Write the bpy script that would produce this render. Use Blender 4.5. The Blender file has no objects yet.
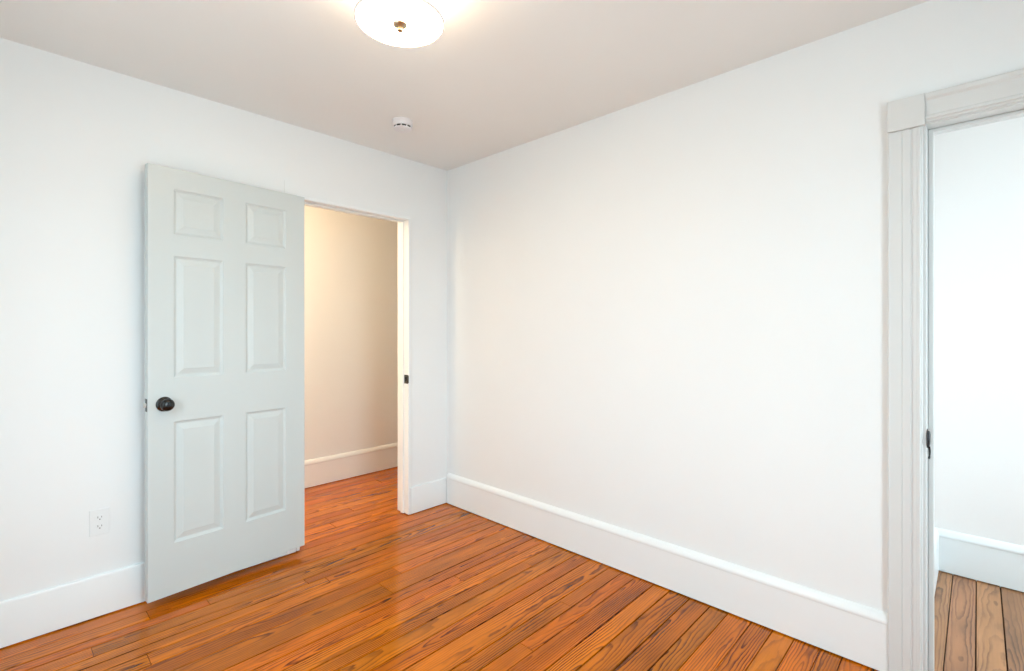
import bpy, bmesh, math, random
from mathutils import Vector, Matrix

C = bpy.context.scene
COL = C.collection
rnd = random.Random(11)

# ------------------------------------------------------------------ camera
cam_data = bpy.data.cameras.new('camera')
cam = bpy.data.objects.new('camera', cam_data)
COL.objects.link(cam)
YAW = math.radians(43.6145)
cam.location = (-2.2664, -2.8176, 1.2761)
cam.rotation_euler = (math.pi / 2, 0, YAW - math.pi / 2)
cam_data.sensor_width = 36.0
cam_data.lens = 489.074 / 1024 * 36.0
cam_data.shift_y = -6.57 / 1024
cam_data.clip_start = 0.02
C.camera = cam

# ------------------------------------------------------------------ exposure, sky, lights
C.view_settings.view_transform = 'Standard'
C.view_settings.look = 'None'
C.view_settings.gamma = 1.0
C.view_settings.use_curve_mapping = False
C.view_settings.exposure = 0.0

SKY = 10.5
world = bpy.data.worlds.new('overcast_sky')
C.world = world
world.use_nodes = True
wn = world.node_tree
wn.nodes.clear()
w_out = wn.nodes.new('ShaderNodeOutputWorld')
w_bg = wn.nodes.new('ShaderNodeBackground')
w_tc = wn.nodes.new('ShaderNodeTexCoord')
w_sep = wn.nodes.new('ShaderNodeSeparateXYZ')
w_ramp = wn.nodes.new('ShaderNodeValToRGB')
w_map = wn.nodes.new('ShaderNodeMapRange')
w_map.inputs['From Min'].default_value = -1.0
w_map.inputs['From Max'].default_value = 1.0
wn.links.new(w_tc.outputs['Generated'], w_sep.inputs[0])
wn.links.new(w_sep.outputs['Z'], w_map.inputs['Value'])
wn.links.new(w_map.outputs['Result'], w_ramp.inputs['Fac'])
cr = w_ramp.color_ramp
cr.elements[0].position = 0.40
cr.elements[0].color = (0.41, 0.48, 0.50, 1)      # bright ground outside
cr.elements[1].position = 0.54
cr.elements[1].color = (0.71, 0.905, 1.0, 1)       # overcast sky
wn.links.new(w_ramp.outputs['Color'], w_bg.inputs['Color'])
w_bg.inputs['Strength'].default_value = SKY
wn.links.new(w_bg.outputs[0], w_out.inputs['Surface'])


def portal(name, loc, rot, sx, sy):
    l = bpy.data.lights.new(name, 'AREA')
    l.shape = 'RECTANGLE'
    l.size = sx
    l.size_y = sy
    l.cycles.is_portal = True
    o = bpy.data.objects.new(name, l)
    o.location = loc
    o.rotation_euler = rot
    COL.objects.link(o)


# windows of the place, plus one added for fill: (x0, x1, z0, z1) in the wall behind the camera
REAR_Y = -3.60
LEFT_X = -2.75
END_Y = -4.40
REAR_WINDOWS = [(-2.12, -1.02, 0.40, 2.14)]
FILL_WINDOW = (-1.80, -1.10, 0.45, 2.12)      # (y0, y1, z0, z1) unseen window added left of the viewer to brighten the right wall
SIDE_WINDOW = (0.22, 1.08, 0.45, 2.25)
for (x0, x1, z0, z1) in REAR_WINDOWS:
    portal('window_daylight', ((x0 + x1) / 2, REAR_Y - 0.13, (z0 + z1) / 2), (math.pi / 2, 0, 0), x1 - x0, z1 - z0)
y0, y1, z0, z1 = FILL_WINDOW
portal('window_daylight', (LEFT_X - 0.13, (y0 + y1) / 2, (z0 + z1) / 2), (math.pi / 2, 0, -math.pi / 2), y1 - y0, z1 - z0)  # daylight through the added fill window
x0, x1, z0, z1 = SIDE_WINDOW
portal('window_daylight', ((x0 + x1) / 2, END_Y - 0.13, (z0 + z1) / 2), (math.pi / 2, 0, 0), x1 - x0, z1 - z0)

# hall lamp (round ceiling lamp of the hall, above the door head and out of view)
hl = bpy.data.lights.new('hall_lamp', 'POINT')
hl.shadow_soft_size = 0.10
hl.energy = 42.0
hl.color = (1.0, 0.71, 0.43)
hlo = bpy.data.objects.new('hall_lamp', hl)
hlo.location = (-1.75, 0.28, 2.10)
COL.objects.link(hlo)

# bulb of the drum lamp in the room
LAMP = (-1.341, -1.419)
LAMP_Z = 2.30
LAMP_R = 0.1465
LAMP_DISC = 31.0
LAMP_SIDE = 8.0


# ------------------------------------------------------------------ materials
def new_mat(name):
    m = bpy.data.materials.new(name)
    m.use_nodes = True
    nt = m.node_tree
    return m, nt, nt.nodes['Principled BSDF']


def paint(name, col, rough, bump=0.02, scale=60.0, var=0.012, spec=0.5):
    m, nt, b = new_mat(name)
    tc = nt.nodes.new('ShaderNodeTexCoord')
    nz = nt.nodes.new('ShaderNodeTexNoise')
    nz.inputs['Scale'].default_value = scale
    nz.inputs['Detail'].default_value = 3
    nt.links.new(tc.outputs['Object'], nz.inputs['Vector'])
    bp = nt.nodes.new('ShaderNodeBump')
    bp.inputs['Strength'].default_value = bump
    bp.inputs['Distance'].default_value = 0.01
    nt.links.new(nz.outputs['Fac'], bp.inputs['Height'])
    nt.links.new(bp.outputs[0], b.inputs['Normal'])
    n2 = nt.nodes.new('ShaderNodeTexNoise')
    n2.inputs['Scale'].default_value = 2.2
    nt.links.new(tc.outputs['Object'], n2.inputs['Vector'])
    mx = nt.nodes.new('ShaderNodeMix')
    mx.data_type = 'RGBA'
    mx.inputs[6].default_value = (*[max(0, c - var) for c in col], 1)
    mx.inputs[7].default_value = (*[min(1, c + var) for c in col], 1)
    nt.links.new(n2.outputs['Fac'], mx.inputs[0])
    nt.links.new(mx.outputs[2], b.inputs['Base Color'])
    b.inputs['Roughness'].default_value = rough
    b.inputs['Specular IOR Level'].default_value = spec
    return m


M = {}
M['wall'] = paint('wall_paint', (0.868, 0.890, 0.895), 0.6)
M['ceiling'] = paint('ceiling_paint', (0.88, 0.885, 0.865), 0.8)
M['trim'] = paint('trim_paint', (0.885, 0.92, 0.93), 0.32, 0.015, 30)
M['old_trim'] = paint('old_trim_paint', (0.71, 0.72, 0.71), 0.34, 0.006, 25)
M['far_wall'] = paint('far_wall_paint', (0.91, 0.872, 0.852), 0.6)
M['door'] = paint('door_paint', (0.60, 0.655, 0.655), 0.38, 0.02, 40)
M['plastic'] = paint('white_plastic', (0.85, 0.875, 0.88), 0.35, 0.0, 40)
M['detector'] = paint('detector_plastic', (0.84, 0.82, 0.83), 0.4, 0.0, 40)
M['dark'] = paint('dark_slot', (0.02, 0.018, 0.018), 0.6, 0.0)
M['slot'] = paint('outlet_slot', (0.28, 0.28, 0.28), 0.6, 0.0)
M['subfloor'] = paint('dark_subfloor', (0.05, 0.02, 0.008), 0.9, 0.0)


def metal(name, col, rough, metallic=1.0):
    m, nt, b = new_mat(name)
    nz = nt.nodes.new('ShaderNodeTexNoise')
    nz.inputs['Scale'].default_value = 90
    mr = nt.nodes.new('ShaderNodeMapRange')
    mr.inputs['To Min'].default_value = rough * 0.8
    mr.inputs['To Max'].default_value = rough * 1.25
    nt.links.new(nz.outputs['Fac'], mr.inputs['Value'])
    nt.links.new(mr.outputs[0], b.inputs['Roughness'])
    b.inputs['Base Color'].default_value = (*col, 1)
    b.inputs['Metallic'].default_value = metallic
    return m


M['black'] = metal('black_metal', (0.004, 0.004, 0.0045), 0.18, 0.0)
M['steel'] = metal('bright_steel', (0.72, 0.72, 0.70), 0.25)
M['nickel'] = metal('brushed_nickel', (0.52, 0.42, 0.30), 0.30)
M['iron'] = metal('old_dark_iron', (0.045, 0.045, 0.048), 0.32)


def glow(name, col, strength):
    m, nt, b = new_mat(name)
    b.inputs['Base Color'].default_value = (0.9, 0.88, 0.84, 1)
    b.inputs['Roughness'].default_value = 0.6
    b.inputs['Emission Color'].default_value = (*col, 1)
    b.inputs['Emission Strength'].default_value = strength
    return m


M['diffuser'] = glow('lit_diffuser', (1.0, 0.67, 0.38), LAMP_DISC)
M['shade'] = glow('lit_fabric_shade', (1.0, 0.79, 0.58), LAMP_SIDE)
M['shade_rim'] = glow('lit_shade_rim', (1.0, 0.90, 0.78), 0.22)

m, nt, b = new_mat('window_glass')
nt.nodes.remove(b)
tr = nt.nodes.new('ShaderNodeBsdfTransparent')
gl = nt.nodes.new('ShaderNodeBsdfGlossy')
gl.inputs['Roughness'].default_value = 0.02
ms = nt.nodes.new('ShaderNodeMixShader')
ms.inputs[0].default_value = 0.06
nt.links.new(tr.outputs[0], ms.inputs[1])
nt.links.new(gl.outputs[0], ms.inputs[2])
nt.links.new(ms.outputs[0], nt.nodes['Material Output'].inputs['Surface'])
M['glass'] = m


def wood(name, early, late, rough, coat, coat_rough, tint, fibre=0.5):
    m, nt, b = new_mat(name)
    L = nt.links.new

    def node(t, **kw):
        n = nt.nodes.new(t)
        for k, v in kw.items():
            setattr(n, k, v)
        return n

    def math_(op, a, c=None, d=None):
        n = node('ShaderNodeMath', operation=op)
        for i, v in enumerate((a, c, d)):
            if v is None:
                continue
            if isinstance(v, (int, float)):
                n.inputs[i].default_value = v
            else:
                L(v, n.inputs[i])
        return n.outputs[0]

    uv = node('ShaderNodeUVMap')
    uv.uv_map = 'plank_uv'
    sp = node('ShaderNodeSeparateXYZ')
    L(uv.outputs[0], sp.inputs[0])
    u, v = sp.outputs[0], sp.outputs[1]
    at = node('ShaderNodeAttribute')
    at.attribute_name = 'plank'
    sc = node('ShaderNodeSeparateColor')
    L(at.outputs['Color'], sc.inputs[0])
    r1, r2, r3 = sc.outputs[0], sc.outputs[1], sc.outputs[2]

    def coord(su, sv, off):
        n = node('ShaderNodeCombineXYZ')
        L(math_('ADD', math_('MULTIPLY', u, su), math_('MULTIPLY', r2, off)), n.inputs[0])
        L(math_('MULTIPLY', v, sv), n.inputs[1])
        L(math_('MULTIPLY', r3, off * 0.7), n.inputs[2])
        return n.outputs[0]

    # growth rings cut by the board: distance to a wandering, tilted pith line
    n1 = node('ShaderNodeTexNoise')
    n1.inputs['Scale'].default_value = 1.0
    n1.inputs['Detail'].default_value = 2
    L(coord(2.2, 9.0, 91.0), n1.inputs['Vector'])
    wob = math_('MULTIPLY', math_('SUBTRACT', n1.outputs['Fac'], 0.5), 0.055)
    n1b = node('ShaderNodeTexNoise')
    n1b.inputs['Scale'].default_value = 1.0
    n1b.inputs['Detail'].default_value = 3
    L(coord(14.0, 50.0, 47.0), n1b.inputs['Vector'])
    wob2 = math_('MULTIPLY', math_('SUBTRACT', n1b.outputs['Fac'], 0.5), 0.008)
    slope = math_('MULTIPLY', math_('SUBTRACT', r1, 0.5), 0.09)
    depth = math_('ADD', math_('ADD', math_('MULTIPLY', r2, 0.05), math_('MULTIPLY', u, slope)), wob)
    side = math_('ADD', v, math_('MULTIPLY', math_('SUBTRACT', r3, 0.5), 0.09))
    rad = math_('SQRT', math_('ADD', math_('MULTIPLY', side, side), math_('MULTIPLY', depth, depth)))
    rad = math_('ADD', rad, wob2)
    ring = math_('FRACT', math_('MULTIPLY', rad, 102.0))
    rr = node('ShaderNodeValToRGB')
    e = rr.color_ramp
    e.elements[0].position = 0.0
    e.elements[0].color = (0.0, 0.0, 0.0, 1)
    e.elements[1].position = 0.45
    e.elements[1].color = (0.12, 0.12, 0.12, 1)
    x = e.elements.new(0.78); x.color = (0.85, 0.85, 0.85, 1)
    x = e.elements.new(0.90); x.color = (1, 1, 1, 1)
    x = e.elements.new(1.0); x.color = (0, 0, 0, 1)
    L(ring, rr.inputs['Fac'])
    # ring contrast fades in and out
    n3 = node('ShaderNodeTexNoise')
    n3.inputs['Scale'].default_value = 1.0
    L(coord(1.6, 12.0, 33.0), n3.inputs['Vector'])
    mr = node('ShaderNodeMapRange')
    mr.inputs['From Min'].default_value = 0.35
    mr.inputs['From Max'].default_value = 0.68
    mr.inputs['To Min'].default_value = 0.30
    mr.inputs['To Max'].default_value = 1.15
    L(n3.outputs['Fac'], mr.inputs['Value'])
    fac = math_('MULTIPLY', rr.outputs['Color'], mr.outputs[0])
    # fibres
    n2 = node('ShaderNodeTexNoise')
    n2.inputs['Scale'].default_value = 1.0
    n2.inputs['Detail'].default_value = 4
    L(coord(5.0, 150.0, 71.0), n2.inputs['Vector'])
    fac = math_('ADD', fac, math_('MULTIPLY', math_('SUBTRACT', n2.outputs['Fac'], 0.5), fibre))
    fac = math_('MINIMUM', math_('MAXIMUM', fac, 0.0), 1.0)
    mx = node('ShaderNodeMix', data_type='RGBA')
    mx.inputs[6].default_value = (*early, 1)
    mx.inputs[7].default_value = (*late, 1)
    L(fac, mx.inputs[0])
    # tone of each board and blotches of old finish
    n4 = node('ShaderNodeTexNoise')
    n4.inputs['Scale'].default_value = 1.0
    n4.inputs['Detail'].default_value = 3
    L(coord(3.0, 14.0, 57.0), n4.inputs['Vector'])
    tone = math_('ADD', 0.30, math_('ADD', math_('MULTIPLY', r3, 0.36), math_('MULTIPLY', n4.outputs['Fac'], 0.98)))
    hs = node('ShaderNodeHueSaturation')
    L(mx.outputs[2], hs.inputs['Color'])
    L(tone, hs.inputs['Value'])
    L(math_('ADD', 0.496, math_('MULTIPLY', r1, 0.010)), hs.inputs['Hue'])
    L(hs.outputs[0], b.inputs['Base Color'])
    b.inputs['Roughness'].default_value = rough
    b.inputs['Specular IOR Level'].default_value = 0.5
    b.inputs['Specular Tint'].default_value = (*tint, 1)
    b.inputs['Coat Weight'].default_value = coat
    b.inputs['Coat Roughness'].default_value = coat_rough
    b.inputs['Coat IOR'].default_value = 1.36
    bp = node('ShaderNodeBump')
    bp.inputs['Strength'].default_value = 0.06
    bp.inputs['Distance'].default_value = 0.001
    L(fac, bp.inputs['Height'])
    L(bp.outputs[0], b.inputs['Normal'])
    # the varnish lies slightly wavy over the boards
    n5 = node('ShaderNodeTexNoise')
    n5.inputs['Scale'].default_value = 1.0
    L(coord(5.0, 30.0, 21.0), n5.inputs['Vector'])
    b2 = node('ShaderNodeBump')
    b2.inputs['Strength'].default_value = 0.12
    b2.inputs['Distance'].default_value = 0.004
    L(n5.outputs['Fac'], b2.inputs['Height'])
    L(b2.outputs[0], b.inputs['Coat Normal'])
    return m


M['floor'] = wood('varnished_heart_pine', (0.625, 0.150, 0.0008), (0.085, 0.012, 0.0003), 0.11, 0.15, 0.05, (1.0, 0.55, 0.16))
M['floor_worn'] = wood('worn_pine', (0.44, 0.185, 0.075), (0.17, 0.065, 0.028), 0.40, 0.3, 0.25, (1.0, 0.85, 0.7))


# ------------------------------------------------------------------ mesh helpers
def obj(name, bm, mat, parent=None, smooth=False, bevel=0.0, seg=2, loc=None):
    bmesh.ops.recalc_face_normals(bm, faces=bm.faces[:])
    me = bpy.data.meshes.new(name)
    bm.to_mesh(me)
    bm.free()
    for mt in (mat if isinstance(mat, (list, tuple)) else [mat]):
        me.materials.append(mt)
    o = bpy.data.objects.new(name, me)
    COL.objects.link(o)
    if loc:
        o.location = loc
    if parent:
        o.parent = parent
    if smooth:
        for p in me.polygons:
            p.use_smooth = True
        me.set_sharp_from_angle(angle=math.radians(38))
    if bevel > 0:
        md = o.modifiers.new('bevel', 'BEVEL')
        md.width = bevel
        md.segments = seg
        md.limit_method = 'ANGLE'
        md.angle_limit = math.radians(40)
    return o


def box(bm, x0, x1, y0, y1, z0, z1):
    v = [bm.verts.new(p) for p in ((x0, y0, z0), (x1, y0, z0), (x1, y1, z0), (x0, y1, z0),
                                   (x0, y0, z1), (x1, y0, z1), (x1, y1, z1), (x0, y1, z1))]
    for f in ((0, 3, 2, 1), (4, 5, 6, 7), (0, 1, 5, 4), (1, 2, 6, 5), (2, 3, 7, 6), (3, 0, 4, 7)):
        bm.faces.new([v[i] for i in f])


def prism(bm, prof, a, b_):
    """closed profile (list of 2D points) swept between two frames a, b_: functions (p, q) -> 3D"""
    va = [bm.verts.new(a(*p)) for p in prof]
    vb = [bm.verts.new(b_(*p)) for p in prof]
    n = len(prof)
    for i in range(n):
        j = (i + 1) % n
        bm.faces.new((va[i], va[j], vb[j], vb[i]))
    bm.faces.new(va[::-1])
    bm.faces.new(vb)


def lathe(bm, prof, mat4=Matrix(), n=48, cap=True):
    """prof: (radius, height) pairs from one end of the axis to the other"""
    rings = []
    for r, h in prof:
        if r < 1e-6:
            rings.append([bm.verts.new(mat4 @ Vector((0, 0, h)))])
        else:
            rings.append([bm.verts.new(mat4 @ Vector((r * math.cos(2 * math.pi * k / n), r * math.sin(2 * math.pi * k / n), h))) for k in range(n)])
    for A, B in zip(rings, rings[1:]):
        for k in range(n):
            k2 = (k + 1) % n
            if len(A) == 1 and len(B) == 1:
                continue
            if len(A) == 1:
                bm.faces.new((A[0], B[k], B[k2]))
            elif len(B) == 1:
                bm.faces.new((A[k], B[0], A[k2]))
            else:
                bm.faces.new((A[k], B[k], B[k2], A[k2]))
    if cap:
        for R in (rings[0], rings[-1]):
            if len(R) > 1:
                bm.faces.new(R)


def empty(name, loc, rz=0.0):
    o = bpy.data.objects.new(name, None)
    o.empty_display_size = 0.1
    o.location = loc
    o.rotation_euler = (0, 0, rz)
    COL.objects.link(o)
    return o


def tag(o, label, cat=None, kind=None, group=None):
    o['label'] = label
    if cat:
        o['category'] = cat
    if kind:
        o['kind'] = kind
    if group:
        o['group'] = group
    return o


def S(o, label, cat):
    return tag(o, label, cat, 'structure')


H = 2.44
WA, WA2 = 0.010, 0.125        # doorway wall: room face and hall face (y)
WB, WB2 = 0.010, 0.130        # right wall: room face and far face (x)
HALL_Y = 1.085
FAR_X = 1.165
OP_A = (-1.075, -0.337, 2.022)      # clear doorway opening (x0, x1, head)
OP_B = (-2.686, -3.440, 2.000)      # clear opening in the right wall (y0, y1, head)
LINE = 0.020

# ------------------------------------------------------------------ floor
MEASURED = [0.0, -0.095, -0.18, -0.243, -0.326, -0.390, -0.455, -0.546, -0.638, -0.774, -0.856, -0.934, -1.008, -1.083, -1.172, -1.262, -1.39,
            -1.468, -1.544, -1.645, -1.73, -1.83, -1.925, -2.006, -2.104, -2.188, -2.271, -2.363, -2.436, -2.533, -2.628]


def floor_mesh(name, rows, xr, mat, gap, seed, lengths):
    r = random.Random(seed)
    bm = bmesh.new()
    uvl = bm.loops.layers.uv.new('plank_uv')
    cl = bm.loops.layers.float_color.new('plank')
    for i in range(len(rows) - 1):
        y1, y0 = rows[i], rows[i + 1]
        xa, xb = xr((y0 + y1) / 2)
        cuts = [xa]
        x = xa - r.uniform(0, lengths[0])
        while True:
            x += r.uniform(*lengths)
            if x >= xb - 0.25:
                break
            if x > xa + 0.25:
                cuts.append(x)
        cuts.append(xb)
        for a, c in zip(cuts, cuts[1:]):
            g = r.uniform(*gap) / 2
            ge = 0.0006
            tone = (r.random(), r.random(), r.random(), 1)
            off = r.uniform(0, 40)
            ym = (y0 + y1) / 2
            ch = 0.0012
            dz = r.uniform(-0.0004, 0.0004)
            top = [(a + ge + ch, y0 + g + ch, dz), (c - ge - ch, y0 + g + ch, dz), (c - ge - ch, y1 - g - ch, dz), (a + ge + ch, y1 - g - ch, dz)]
            mid = [(a + ge, y0 + g, -ch), (c - ge, y0 + g, -ch), (c - ge, y1 - g, -ch), (a + ge, y1 - g, -ch)]
            low = [(p[0], p[1], -0.010) for p in mid]
            V = [[bm.verts.new(p) for p in q] for q in (top, mid, low)]
            fs = [bm.faces.new(V[0])]
            for k in range(4):
                k2 = (k + 1) % 4
                fs.append(bm.faces.new((V[1][k], V[1][k2], V[0][k2], V[0][k])))
                fs.append(bm.faces.new((V[2][k], V[2][k2], V[1][k2], V[1][k])))
            for f in fs:
                for l in f.loops:
                    l[uvl].uv = (l.vert.co.x - a + off * 0.0 + 0.0 + (a * 0.37), l.vert.co.y - ym)
                    l[cl] = tone
    me_base = bmesh.new()
    ys = (rows[-1], rows[0])
    n0 = len(bm.faces)
    bm.faces.ensure_lookup_table()
    done = []
    # dark boards under the gaps
    for i in range(len(rows) - 1):
        xa, xb = xr((rows[i] + rows[i + 1]) / 2)
        vs = [bm.verts.new(p) for p in ((xa, rows[i + 1], -0.009), (xb, rows[i + 1], -0.009), (xb, rows[i], -0.009), (xa, rows[i], -0.009))]
        f = bm.faces.new(vs)
        f.material_index = 1
    me_base.free()
    me = bpy.data.meshes.new(name)
    bm.to_mesh(me)
    bm.free()
    me.materials.append(mat)
    me.materials.append(M['subfloor'])
    o = bpy.data.objects.new(name, me)
    COL.objects.link(o)
    return o


rows = []
y = 0.0
up = []
while y < HALL_Y + 0.05:
    y += rnd.uniform(0.072, 0.098)
    up.append(y)
rows = up[::-1] + MEASURED
while rows[-1] > REAR_Y:
    rows.append(rows[-1] - rnd.uniform(0.08, 0.098))


def main_extent(y):
    return (-2.30, 1.40) if y > 0.02 else (LEFT_X, WB + 0.05)


fl = floor_mesh('floor', rows, main_extent, M['floor'], (0.0022, 0.0062), 5, (2.0, 3.8))
S(fl, 'glossy orange pine plank floor of the room running on into the hall', 'floor')
rows2 = [-2.640, -2.7235, -2.811, -2.898]
while rows2[-1] > END_Y:
    rows2.append(rows2[-1] - rnd.uniform(0.084, 0.092))
fl2 = floor_mesh('floor', rows2, lambda y: (WB + 0.05, FAR_X + 0.01), M['floor_worn'], (0.0035, 0.0060), 9, (1.0, 2.0))
S(fl2, 'duller brown plank floor seen through the wide-cased opening at right', 'floor')

# ------------------------------------------------------------------ walls and ceiling
bm = bmesh.new()
box(bm, LEFT_X - 0.12, 1.45, END_Y - 0.15, HALL_Y + 0.15, H, H + 0.08)
S(obj('ceiling', bm, M['ceiling']), 'plain off-white ceiling over the room', 'ceiling')

rx0, rx1, rz = OP_A[0] - LINE, OP_A[1] + LINE, OP_A[2] + LINE
bm = bmesh.new()
box(bm, LEFT_X, rx0, WA, WA2, 0, H)
box(bm, rx1, WB2, WA, WA2, 0, H)
box(bm, rx0, rx1, WA, WA2, rz, H)
wl = S(obj('wall_left', bm, M['wall']), 'white wall at left holding the doorway to the hall', 'wall')
bm = bmesh.new()
box(bm, -1.1580, -1.1565, WA - 0.0015, WA, 2.035, 2.113)
obj('paint_seam', bm, M['old_trim'], wl)

ry0, ry1, rzb = OP_B[0] + LINE, OP_B[1] - LINE, OP_B[2] + LINE
bm = bmesh.new()
box(bm, WB, WB2, ry0, WA, 0, H)
box(bm, WB, WB2, END_Y, ry1, 0, H)
box(bm, WB, WB2, ry1, ry0, rzb, H)
S(obj('wall_right', bm, M['wall']), 'bare white wall running from the corner to the cased opening', 'wall')


def wall_with_windows(name, y0, y1, xa, xb, wins):
    bm = bmesh.new()
    x = xa
    for (a, c, z0, z1) in wins:
        box(bm, x, a, y0, y1, -0.02, H)
        box(bm, a, c, y0, y1, -0.02, z0)
        box(bm, a, c, y0, y1, z1, H)
        x = c
    box(bm, x, xb, y0, y1, -0.02, H)
    return obj(name, bm, M['wall'])


S(wall_with_windows('wall_rear', REAR_Y - 0.12, REAR_Y, LEFT_X, WB, REAR_WINDOWS), 'white wall with a window behind the viewer', 'wall')
S(wall_with_windows('wall_end', END_Y - 0.12, END_Y, WB2, FAR_X, [SIDE_WINDOW]), 'end wall of the passage beyond the cased opening', 'wall')
bm = bmesh.new()
ya, yb, za, zb_ = FILL_WINDOW
box(bm, LEFT_X - 0.12, LEFT_X, REAR_Y - 0.12, ya, -0.02, H)
box(bm, LEFT_X - 0.12, LEFT_X, yb, WA2, -0.02, H)
box(bm, LEFT_X - 0.12, LEFT_X, ya, yb, -0.02, za)
box(bm, LEFT_X - 0.12, LEFT_X, ya, yb, zb_, H)
S(obj('wall_side', bm, M['wall']), 'white wall left of the viewer', 'wall')
bm = bmesh.new()
box(bm, FAR_X, FAR_X + 0.12, END_Y - 0.12, -2.668 + 0.1, -0.02, H)
S(obj('wall_far', bm, M['far_wall']), 'bright white wall seen through the wide-cased opening at right', 'wall')
bm = bmesh.new()
box(bm, WB2, FAR_X, -2.648, -2.648 + 0.1, -0.02, H)
S(obj('wall_return', bm, M['far_wall']), 'narrow return wall just inside the cased opening', 'wall')
bm = bmesh.new()
box(bm, -2.42, 1.40, HALL_Y, HALL_Y + 0.12, -0.02, H)
S(obj('wall_hall', bm, M['wall']), 'warm cream hall wall seen through the doorway', 'wall')
bm = bmesh.new()
box(bm, -2.42, -2.30, WA2, HALL_Y, -0.02, H)
box(bm, 1.28, 1.40, WA2, HALL_Y, -0.02, H)
box(bm, WB2, 1.40, WA2 - 0.1, WA2, -0.02, H)
S(obj('wall_hall_ends', bm, M['wall']), 'end walls of the hall beyond the doorway', 'wall')

# ------------------------------------------------------------------ windows behind the viewer
def window(name, w, y_in, label, side=False):
    x0, x1, z0, z1 = w
    e = empty(name, ((x0 + x1) / 2, y_in - 0.06, z0))
    if side:
        e.location = (y_in - 0.06, (x0 + x1) / 2, z0)
        e.rotation_euler = (0, 0, -math.pi / 2)
    S(e, label, 'window')
    cx, hw, hh = 0.0, (x1 - x0) / 2, z1 - z0
    bm = bmesh.new()
    t = 0.045
    box(bm, -hw, -hw + t, -0.03, 0.03, 0, hh)
    box(bm, hw - t, hw, -0.03, 0.03, 0, hh)
    box(bm, -hw + t, hw - t, -0.03, 0.03, 0, t)
    box(bm, -hw + t, hw - t, -0.03, 0.03, hh - t, hh)
    box(bm, -hw + t, hw - t, -0.03, 0.03, hh / 2 - 0.02, hh / 2 + 0.02)
    obj('window_frame', bm, M['trim'], e)
    bm = bmesh.new()
    box(bm, -hw + t, hw - t, -0.002, 0.002, t, hh / 2 - 0.02)
    box(bm, -hw + t, hw - t, -0.002, 0.002, hh / 2 + 0.02, hh - t)
    obj('pane', bm, M['glass'], e)
    bm = bmesh.new()
    box(bm, -hw - 0.04, hw + 0.04, 0.061, 0.10, -0.03, -0.002)
    obj('window_sill', bm, M['trim'], e)


window('window_1', REAR_WINDOWS[0], REAR_Y, 'sash window behind the viewer')
window('fill_window', FILL_WINDOW, LEFT_X, 'unseen sash window added left of the viewer to light the right wall', True)
window('window_3', SIDE_WINDOW, END_Y, 'sash window in the end wall of the passage')

# ------------------------------------------------------------------ baseboards
BASE = [(0, 0.006), (0.020, 0.006), (0.020, 0.184), (0.0215, 0.185), (0.0225, 0.187), (0.0215, 0.200), (0.0185, 0.205), (0.0165, 0.212), (0.0090, 0.219), (0.0030, 0.2225), (0, 0.222)]


PLAIN = [(0, 0.006), (0.013, 0.006), (0.013, 0.179), (0.012, 0.183), (0.009, 0.186), (0, 0.1865)]


def base_x(bm, xa, xb, yw, s, prof=None):      # along x, on a wall face at y = yw, sticking out towards s
    prism(bm, prof or BASE, lambda p, q: (xa, yw + s * p, q), lambda p, q: (xb, yw + s * p, q))


def base_y(bm, ya, yb, xw, s):
    prism(bm, BASE, lambda p, q: (xw + s * p, ya, q), lambda p, q: (xw + s * p, yb, q))


bm = bmesh.new()
base_x(bm, LEFT_X, rx0 - 0.003, WA, -1, PLAIN)
base_x(bm, rx1 + 0.001, WB, WA, -1, PLAIN)
S(obj('baseboard_left', bm, M['trim'], smooth=True), 'white baseboard along the wall with the doorway', 'baseboard')
bm = bmesh.new()
base_y(bm, -2.578, WA - 0.02, WB, -1)
S(obj('baseboard_right', bm, M['trim'], smooth=True), 'tall white capped baseboard along the bare right wall', 'baseboard')
bm = bmesh.new()
base_x(bm, -2.30, 1.28, HALL_Y, -1)
S(obj('baseboard_hall', bm, M['trim'], smooth=True), 'cream capped baseboard of the hall beyond the doorway', 'baseboard')
bm = bmesh.new()
base_y(bm, END_Y, -2.648, FAR_X, -1)
base_x(bm, WB2, FAR_X, -2.648, -1)
S(obj('baseboard_far', bm, M['trim'], smooth=True), 'white capped baseboard seen through the cased opening', 'baseboard')
bm = bmesh.new()
base_x(bm, LEFT_X, WB, REAR_Y, 1)
base_y(bm, REAR_Y, WA, LEFT_X, 1)
S(obj('baseboard_rear', bm, M['trim'], smooth=True), 'white baseboard of the walls behind the viewer', 'baseboard')

# ------------------------------------------------------------------ doorway lining in the left wall
t1 = empty('trim_1', ((OP_A[0] + OP_A[1]) / 2, 0.06, 0))
S(t1, 'plain white lining of the doorway into the hall', 'door frame')
ox = -t1.location.x
oy = -t1.location.y
YF, YB = -0.003, WA2 + 0.006
bm = bmesh.new()
box(bm, OP_A[1] + ox, rx1 + ox, YF + oy, YB + oy, 0.006, OP_A[2])
obj('jamb', bm, M['trim'], t1, bevel=0.004)
bm = bmesh.new()
box(bm, rx0 + ox, OP_A[0] + ox, YF + oy, YB + oy, 0.006, OP_A[2])
obj('jamb', bm, M['trim'], t1, bevel=0.004)
bm = bmesh.new()
box(bm, rx0 + ox, rx1 + ox, YF + oy, YB + oy, OP_A[2], rz)
obj('head', bm, M['trim'], t1, bevel=0.003)
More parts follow.
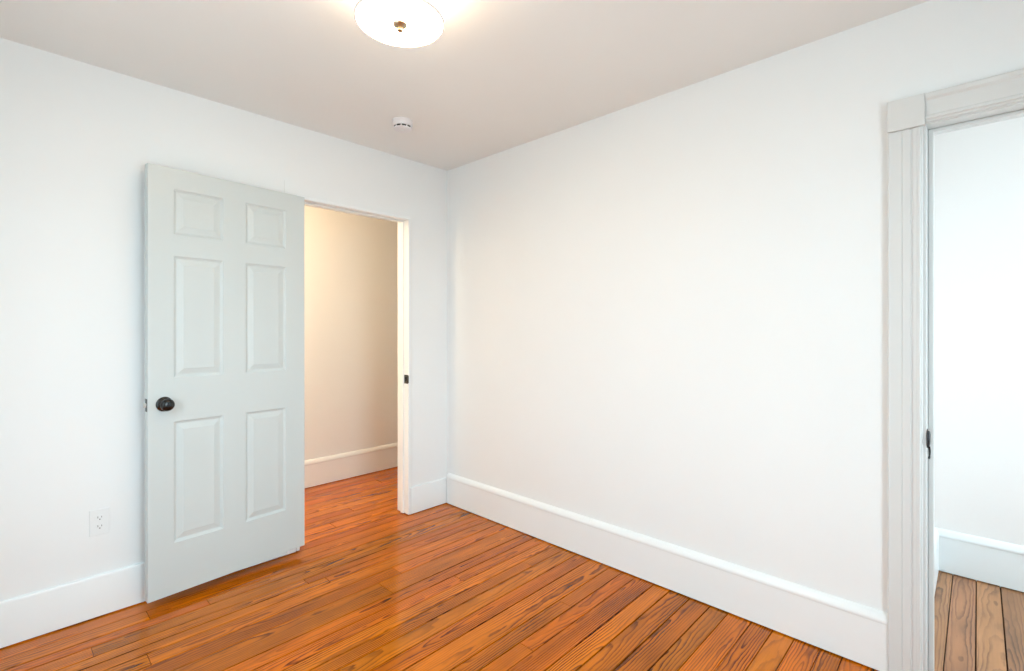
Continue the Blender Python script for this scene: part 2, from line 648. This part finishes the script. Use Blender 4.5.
# door stop strips inside the lining
for (xa, xb) in ((OP_A[1] - 0.010, OP_A[1] - 0.0005), (OP_A[0] + 0.0005, OP_A[0] + 0.010)):
    bm = bmesh.new()
    box(bm, xa + ox, xb + ox, 0.048 + oy, 0.080 + oy, 0.006, OP_A[2] - 0.0005)
    obj('stop', bm, M['trim'], t1, bevel=0.002)
bm = bmesh.new()
box(bm, OP_A[0] + 0.0105 + ox, OP_A[1] - 0.0105 + ox, 0.048 + oy, 0.080 + oy, OP_A[2] - 0.010, OP_A[2] - 0.0005)
obj('stop', bm, M['trim'], t1, bevel=0.002)
# strike plate: upright black plate with a hole and a curled lip round the room edge
bm = bmesh.new()
zc = 0.931
xs = OP_A[1] + ox
w0, w1, hz = 0.0005 + oy, 0.044 + oy, 0.030
box(bm, xs - 0.0025, xs - 0.0002, w0, w0 + 0.012, zc - hz, zc + hz)
box(bm, xs - 0.0025, xs - 0.0002, w1 - 0.010, w1, zc - hz, zc + hz)
box(bm, xs - 0.0025, xs - 0.0002, w0 + 0.012, w1 - 0.010, zc - hz, zc - 0.013)
box(bm, xs - 0.0025, xs - 0.0002, w0 + 0.012, w1 - 0.010, zc + 0.013, zc + hz)
box(bm, xs - 0.0025, xs + 0.007, w0 - 0.0030, w0 - 0.0002, zc - 0.026, zc + 0.026)
sp = obj('strike_plate', bm, M['black'], t1, bevel=0.0008)
sp['label'] = 'black strike plate on the doorway jamb'
bm = bmesh.new()
box(bm, xs - 0.0012, xs - 0.0003, w0 + 0.012, w1 - 0.010, zc - 0.013, zc + 0.013)
obj('latch_hole', bm, M['iron'], sp)

# ------------------------------------------------------------------ the six-panel door
DX0, DY0 = -1.8040, -0.1122
DANG = math.radians(4.976)
DW, DH, DT, DZ = 0.7385, 1.983, 0.042, 0.0407
door = empty('door_1', (DX0, DY0, DZ), DANG)
S(door, 'pale grey six-panel door standing open against the left wall', 'door')
US = [(0.101, 0.314), (0.420, 0.632)]
ZS = [(0.237, 0.803), (1.008, 1.576), (1.678, 1.888)]
NOTCH_U, NOTCH_Z = 0.640, 0.008
G1, GD = 0.011, 0.0075      # moulding width and depth


def slab():
    bm = bmesh.new()
    ue = sorted({0.0, DW, NOTCH_U} | {x for p in US for x in p})
    ze = sorted({0.0, NOTCH_Z, DH} | {x for p in ZS for x in p})

    def is_panel(a, c, d, e):
        return any(p[0] - 1e-6 <= a and c <= p[1] + 1e-6 for p in US) and any(p[0] - 1e-6 <= d and e <= p[1] + 1e-6 for p in ZS)

    def solid(i, k):
        if i < 0 or k < 0 or i >= len(ue) - 1 or k >= len(ze) - 1:
            return False
        return not (ue[i] >= NOTCH_U - 1e-6 and ze[k + 1] <= NOTCH_Z + 1e-6)
    cache = {}

    def V(u, yy, z):
        key = (round(u, 5), round(yy, 5), round(z, 5))
        if key not in cache:
            cache[key] = bm.verts.new((u, yy, z))
        return cache[key]
    for i in range(len(ue) - 1):
        for k in range(len(ze) - 1):
            if not solid(i, k):
                continue
            a, c, d, e = ue[i], ue[i + 1], ze[k], ze[k + 1]
            pan = is_panel(a, c, d, e)
            for yy, s in ((0.0, 1), (DT, -1)):
                if not pan:
                    bm.faces.new((V(a, yy, d), V(c, yy, d), V(c, yy, e), V(a, yy, e)))
                else:                          # stuck moulding: small step, then a slope down to the groove
                    o_ = [(a, d), (c, d), (c, e), (a, e)]
                    m1 = [(a + .003, d + .003), (c - .003, d + .003), (c - .003, e - .003), (a + .003, e - .003)]
                    m2 = [(a + G1, d + G1), (c - G1, d + G1), (c - G1, e - G1), (a + G1, e - G1)]
                    for j in range(4):
                        j2 = (j + 1) % 4
                        bm.faces.new((V(o_[j][0], yy, o_[j][1]), V(o_[j2][0], yy, o_[j2][1]), V(m1[j2][0], yy + s * .0030, m1[j2][1]), V(m1[j][0], yy + s * .0030, m1[j][1])))
                        bm.faces.new((V(m1[j][0], yy + s * .0030, m1[j][1]), V(m1[j2][0], yy + s * .0030, m1[j2][1]), V(m2[j2][0], yy + s * GD, m2[j2][1]), V(m2[j][0], yy + s * GD, m2[j][1])))
            # rim
            if not solid(i - 1, k):
                bm.faces.new((V(a, 0, d), V(a, 0, e), V(a, DT, e), V(a, DT, d)))
            if not solid(i + 1, k):
                bm.faces.new((V(c, 0, d), V(c, DT, d), V(c, DT, e), V(c, 0, e)))
            if not solid(i, k - 1):
                bm.faces.new((V(a, 0, d), V(a, DT, d), V(c, DT, d), V(c, 0, d)))
            if not solid(i, k + 1):
                bm.faces.new((V(a, 0, e), V(c, 0, e), V(c, DT, e), V(a, DT, e)))
    return bm


obj('door_leaf', slab(), M['door'], door)
for (a, c) in US:
    for (d, e) in ZS:
        bm = bmesh.new()
        loops = []
        for yy, s in ((0.0, 1), (DT, -1)):
            R = []
            for ins, dp in ((G1, GD), (G1 + 0.005, GD), (G1 + 0.027, 0.0025), (G1 + 0.029, 0.0015)):
                R.append([bm.verts.new(p) for p in ((a + ins, yy + s * dp, d + ins), (c - ins, yy + s * dp, d + ins), (c - ins, yy + s * dp, e - ins), (a + ins, yy + s * dp, e - ins))])
            for A, B in zip(R, R[1:]):
                for j in range(4):
                    j2 = (j + 1) % 4
                    bm.faces.new((A[j], A[j2], B[j2], B[j]))
            bm.faces.new(R[-1])
            loops.append(R[0])
        for j in range(4):
            j2 = (j + 1) % 4
            bm.faces.new((loops[0][j], loops[0][j2], loops[1][j2], loops[1][j]))
        obj('panel', bm, M['door'], door)

KU, KZ = 0.063, 0.890
KNOB = [(0.0, 0.0), (0.033, 0.0), (0.0335, 0.003), (0.030, 0.007), (0.016, 0.010), (0.0125, 0.013), (0.0120, 0.022), (0.016, 0.026),
        (0.0235, 0.031), (0.0275, 0.038), (0.0285, 0.045), (0.0265, 0.053), (0.020, 0.0585), (0.010, 0.061), (0.0, 0.0615)]
for side in (1, -1):
    ax = Matrix.Translation((KU, 0.0 if side == 1 else DT, KZ)) @ Matrix.Rotation(math.pi / 2 * side, 4, 'X')
    bm = bmesh.new()
    lathe(bm, [p if side == 1 else (p[0], p[1] * 0.86) for p in KNOB[:5]] + [(0.0, KNOB[4][1] * (1 if side == 1 else .86))], ax)
    ros = obj('rosette', bm, M['black'], door, smooth=True)
    bm = bmesh.new()
    kp = [(0.0, 0.0095), (0.0135, 0.0095)] + KNOB[5:]
    lathe(bm, [p if side == 1 else (p[0], p[1] * 0.86) for p in kp], ax)
    kn = obj('door_knob', bm, M['black'], door, smooth=True)
    if side == 1:
        kn['label'] = 'round black door knob'
    bm = bmesh.new()
    hh = 0.0615 if side == 1 else 0.0615 * .86
    lathe(bm, [(0.0, hh - 0.0005), (0.007, hh - 0.0006), (0.0068, hh + 0.0010), (0.0, hh + 0.0012)], ax, 24)
    obj('privacy_button', bm, M['iron'], kn, smooth=True)
# latch plate and bolt on the free edge
bm = bmesh.new()
box(bm, -0.0022, -0.0002, 0.005, 0.030, KZ - 0.029, KZ + 0.029)
lp = obj('latch_plate', bm, M['black'], door, bevel=0.0008)
bm = bmesh.new()
prism(bm, [(0.009, -0.0025), (0.026, -0.0025), (0.026, -0.011), (0.020, -0.0125)], lambda p, q: (q, p, KZ - 0.010), lambda p, q: (q, p, KZ + 0.010))
lb = obj('latch_bolt', bm, M['steel'], lp, bevel=0.001)
lb['label'] = 'bright latch bolt'
# hinges on the wall side of the hinge edge
for z in (0.20, 1.00, 1.76):
    bm = bmesh.new()
    mt = Matrix.Translation((DW + 0.001, DT + 0.003, z - 0.045))
    lathe(bm, [(0, 0), (0.0055, 0), (0.0055, 0.090), (0.0035, 0.094), (0, 0.095)], mt, 16)
    box(bm, DW + 0.0003, DW + 0.0022, 0.008, DT + 0.002, z - 0.045, z + 0.045)
    obj('hinge', bm, M['trim'], door)

# ------------------------------------------------------------------ cased opening in the right wall
t2 = empty('trim_2', (WB, (OP_B[0] + OP_B[1]) / 2, 0))
S(t2, 'old moulded white casing around the opening at right', 'door frame')
ty, tx = -t2.location.y, -t2.location.x
CY0, CY1 = -2.578, -2.677        # outer and inner edge of the left casing
CW = CY0 - CY1


def casing_prof(wd):
    """(distance from outer edge, stand-off from the wall)"""
    return [(0, 0), (0, 0.027), (0.002, 0.029), (0.0055, 0.029), (0.0065, 0.0275), (0.039, 0.0275), (0.0405, 0.0255), (0.043, 0.0275), (0.064, 0.0275),
            (0.0655, 0.0245), (0.070, 0.0245), (0.0715, 0.0285), (0.084, 0.0290), (0.0855, 0.0305),
            (wd - 0.008, 0.0305), (wd - 0.006, 0.024), (wd - 0.003, 0.023), (wd - 0.001, 0.018), (wd, 0.012), (wd, 0)]


pr = casing_prof(CW)
bm = bmesh.new()
prism(bm, pr, lambda p, q: (WB - q + tx, CY0 - p + ty, 0.0), lambda p, q: (WB - q + tx, CY0 - p + ty, 1.992))
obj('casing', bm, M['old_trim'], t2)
YR0 = OP_B[1] * 1.0 - (OP_B[0] - CY1) * 0 - 0.013      # inner edge of the far casing
bm = bmesh.new()
prism(bm, pr, lambda p, q: (WB - q + tx, YR0 - CW + p + ty, 0.0), lambda p, q: (WB - q + tx, YR0 - CW + p + ty, 1.992))
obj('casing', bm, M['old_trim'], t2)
for ya, yb in ((CY0 + 0.001, CY1 - 0.006), (YR0 + 0.006, YR0 - CW - 0.001)):
    bm = bmesh.new()
    box(bm, WB - 0.037 + tx, WB + tx, min(ya, yb) + ty, max(ya, yb) + ty, 1.993, 2.104)
    obj('corner_block', bm, M['old_trim'], t2, bevel=0.0015)
HP = [(0, 0), (0, 0.031), (0.003, 0.033), (0.017, 0.032), (0.022, 0.029), (0.026, 0.0265), (0.076, 0.0265), (0.079, 0.0285), (0.084, 0.0305),
      (0.090, 0.0305), (0.093, 0.022), (0.097, 0.021), (0.100, 0.014), (0.1005, 0)]
bm = bmesh.new()
ya, yb = CY1 - 0.0065, YR0 + 0.0065
prism(bm, HP, lambda p, q: (WB - q + tx, ya + ty, 2.104 - p), lambda p, q: (WB - q + tx, yb + ty, 2.104 - p))
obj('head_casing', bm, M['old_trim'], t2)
# lining boards with a stepped edge (reveal, jamb, stop)
for sgn, y0 in ((-1, OP_B[0]), (1, OP_B[1])):
    bm = bmesh.new()
    a, c = sorted((y0, y0 - sgn * LINE))
    box(bm, WB + 0.0005 - 0.010 + tx, WB2 + 0.015 + tx, a + ty, c + ty, 0, OP_B[2])
    obj('jamb', bm, M['old_trim'], t2, bevel=0.002)
    bm = bmesh.new()
    a, c = sorted((y0 + sgn * 0.0005, y0 + sgn * 0.0160))
    box(bm, 0.062 + tx, 0.100 + tx, a + ty, c + ty, 0, OP_B[2] - 0.0005)
    obj('stop', bm, M['old_trim'], t2, bevel=0.003)
bm = bmesh.new()
box(bm, WB - 0.0095 + tx, WB2 + 0.015 + tx, ry1 + ty, ry0 + ty, OP_B[2], rzb)
obj('head', bm, M['old_trim'], t2, bevel=0.002)
bm = bmesh.new()
box(bm, 0.062 + tx, 0.100 + tx, OP_B[1] + 0.013 + ty, OP_B[0] - 0.013 + ty, OP_B[2] - 0.0125, OP_B[2] - 0.0005)
obj('stop', bm, M['old_trim'], t2, bevel=0.003)
# old iron keeper on the jamb: oval plate, domed boss, hanging tail
KX, KZ2, KY = 0.018, 0.886, OP_B[0]
bm = bmesh.new()
mt = Matrix.Translation((KX + tx, KY + ty, KZ2)) @ Matrix.Rotation(math.pi / 2, 4, 'X') @ Matrix.Diagonal((0.85, 1.18, 1, 1))
lathe(bm, [(0, 0), (0.029, 0), (0.029, 0.002), (0.026, 0.0035), (0, 0.004)], mt, 40)
kp = obj('keeper', bm, M['iron'], t2, smooth=True)
kp['label'] = 'dark iron latch keeper with a hanging tail'
bm = bmesh.new()
lathe(bm, [(0, 0.0042), (0.024, 0.0042), (0.0240, 0.006), (0.020, 0.0085), (0.012, 0.0095), (0, 0.010)], mt, 40)
obj('boss', bm, M['iron'], kp, smooth=True)
bm = bmesh.new()
pts = []
for i in range(15):
    s = i / 14
    pts.append((KX - 0.004 + 0.004 * math.sin(s * 3.0), KY - 0.0055 - 0.002 * math.sin(s * 3.1), KZ2 - 0.027 - 0.044 * s, 0.0035 * (1 - 0.35 * s) + (0.001 if i > 11 else 0)))
prev = None
for (px, py, pz, r_) in pts:
    ring = [bm.verts.new((px + tx + r_ * math.cos(2 * math.pi * k / 12), py + ty + r_ * math.sin(2 * math.pi * k / 12), pz)) for k in range(12)]
    if prev:
        for k in range(12):
            bm.faces.new((prev[k], prev[(k + 1) % 12], ring[(k + 1) % 12], ring[k]))
    else:
        bm.faces.new(ring)
    prev = ring
bm.faces.new(prev)
obj('tail', bm, M['black'], kp, smooth=True)

# ------------------------------------------------------------------ ceiling lamp
lamp = empty('ceiling_light', (LAMP[0], LAMP[1], H))
tag(lamp, 'lit white drum ceiling light with a small nickel finial', 'ceiling light')
zb = LAMP_Z - H
bm = bmesh.new()
lathe(bm, [(0, -0.0005), (0.066, -0.0005), (0.066, -0.016), (0.058, -0.022), (0, -0.022)])
obj('canopy', bm, M['nickel'], lamp, smooth=True)
bm = bmesh.new()
R = LAMP_R
lathe(bm, [(R, -0.016), (R + 0.0005, zb + 0.0072), (R - 0.002, zb + 0.0072), (R - 0.0025, -0.016), (R, -0.016)], n=96, cap=False)
obj('lamp_shade', bm, M['shade'], lamp, smooth=True)
bm = bmesh.new()
lathe(bm, [(R + 0.0020, zb + 0.0070), (R + 0.0020, zb), (R - 0.0045, zb - 0.0006), (R - 0.0045, zb + 0.0052), (R + 0.0006, zb + 0.0070), (R + 0.0020, zb + 0.0070)], n=96, cap=False)
obj('shade_rim', bm, M['shade_rim'], lamp, smooth=True)
bm = bmesh.new()
lathe(bm, [(0, zb + 0.004), (R - 0.0047, zb + 0.004), (R - 0.0047, zb + 0.001), (0, zb + 0.001)], n=96)
obj('diffuser', bm, M['diffuser'], lamp)
bm = bmesh.new()
lathe(bm, [(0, zb + 0.0008), (0.0065, zb + 0.0008), (0.0065, zb - 0.004), (0.0235, zb - 0.005), (0.0240, zb - 0.008), (0.0215, zb - 0.012), (0.013, zb - 0.016),
           (0.0085, zb - 0.018), (0.0090, zb - 0.021), (0.0110, zb - 0.024), (0.0100, zb - 0.028), (0.0055, zb - 0.031), (0, zb - 0.032)], n=40)
obj('finial', bm, M['nickel'], lamp, smooth=True)

# ------------------------------------------------------------------ smoke detector
det = empty('smoke_detector', (-0.705, -0.484, H))
tag(det, 'round white smoke detector on the ceiling near the corner', 'smoke detector')
bm = bmesh.new()
lathe(bm, [(0, -0.0005), (0.058, -0.0005), (0.058, -0.007), (0.056, -0.009), (0, -0.009)])
obj('base_plate', bm, M['detector'], det, smooth=True)
bm = bmesh.new()
lathe(bm, [(0, -0.0092), (0.055, -0.0092), (0.0555, -0.028), (0.054, -0.033), (0, -0.033)])
obj('body', bm, M['detector'], det, smooth=True)
bm = bmesh.new()
lathe(bm, [(0, -0.0332), (0.048, -0.0332), (0.048, -0.0428), (0, -0.0428)])
vent = obj('vent', bm, M['dark'], det, smooth=True)
vent['label'] = 'dark vent slots around the rim'
for k in range(10):
    bm = bmesh.new()
    box(bm, 0.0482, 0.0515, -0.0030, 0.0030, -0.0428, -0.0332)
    rb = obj('rib', bm, M['detector'], vent)
    rb.rotation_euler = (0, 0, 2 * math.pi * (k + 0.3) / 10)
bm = bmesh.new()
lathe(bm, [(0, -0.0430), (0.0515, -0.0430), (0.0505, -0.0460), (0.045, -0.0485), (0.020, -0.0495), (0.0, -0.0495)])
obj('cover', bm, M['detector'], det, smooth=True)
bm = bmesh.new()
lathe(bm, [(0, -0.0496), (0.008, -0.0496), (0.0075, -0.0508), (0, -0.0511)], n=24)
obj('test_button', bm, M['plastic'], det, smooth=True)

# ------------------------------------------------------------------ wall outlet
out = empty('wall_outlet', (-1.957, WA, 0.419))
tag(out, 'white double wall outlet low on the wall left of the door', 'outlet')
bm = bmesh.new()
box(bm, -0.035, 0.035, -0.0045, -0.0003, -0.0575, 0.0575)
obj('cover_plate', bm, M['plastic'], out, bevel=0.003, seg=3)
for s in (1, -1):
    bm = bmesh.new()
    pts = []
    for k in range(32):
        a = 2 * math.pi * k / 32
        pts.append((0.0170 * math.cos(a), max(-0.0125, min(0.0125, 0.0170 * math.sin(a)))))
    prism(bm, pts, lambda p, q: (p, -0.0046, q + s * 0.0195), lambda p, q: (p, -0.0062, q + s * 0.0195))
    rc = obj('receptacle', bm, M['plastic'], out)
    for (px, pz, w_, h_) in ((-0.0065, 0.003, 0.0012, 0.0045), (0.0065, 0.003, 0.0012, 0.0037), (0.0, -0.0070, 0.0024, 0.0024)):
        bm = bmesh.new()
        box(bm, px - w_, px + w_, -0.0065, -0.0063, s * 0.0195 + pz - h_, s * 0.0195 + pz + h_)
        obj('slot', bm, M['slot'], rc)
bm = bmesh.new()
lathe(bm, [(0, 0.0046), (0.0032, 0.0046), (0.0030, 0.0056), (0, 0.0058)], Matrix.Rotation(math.pi / 2, 4, 'X'), 20)
obj('screw', bm, M['plastic'], out, smooth=True)
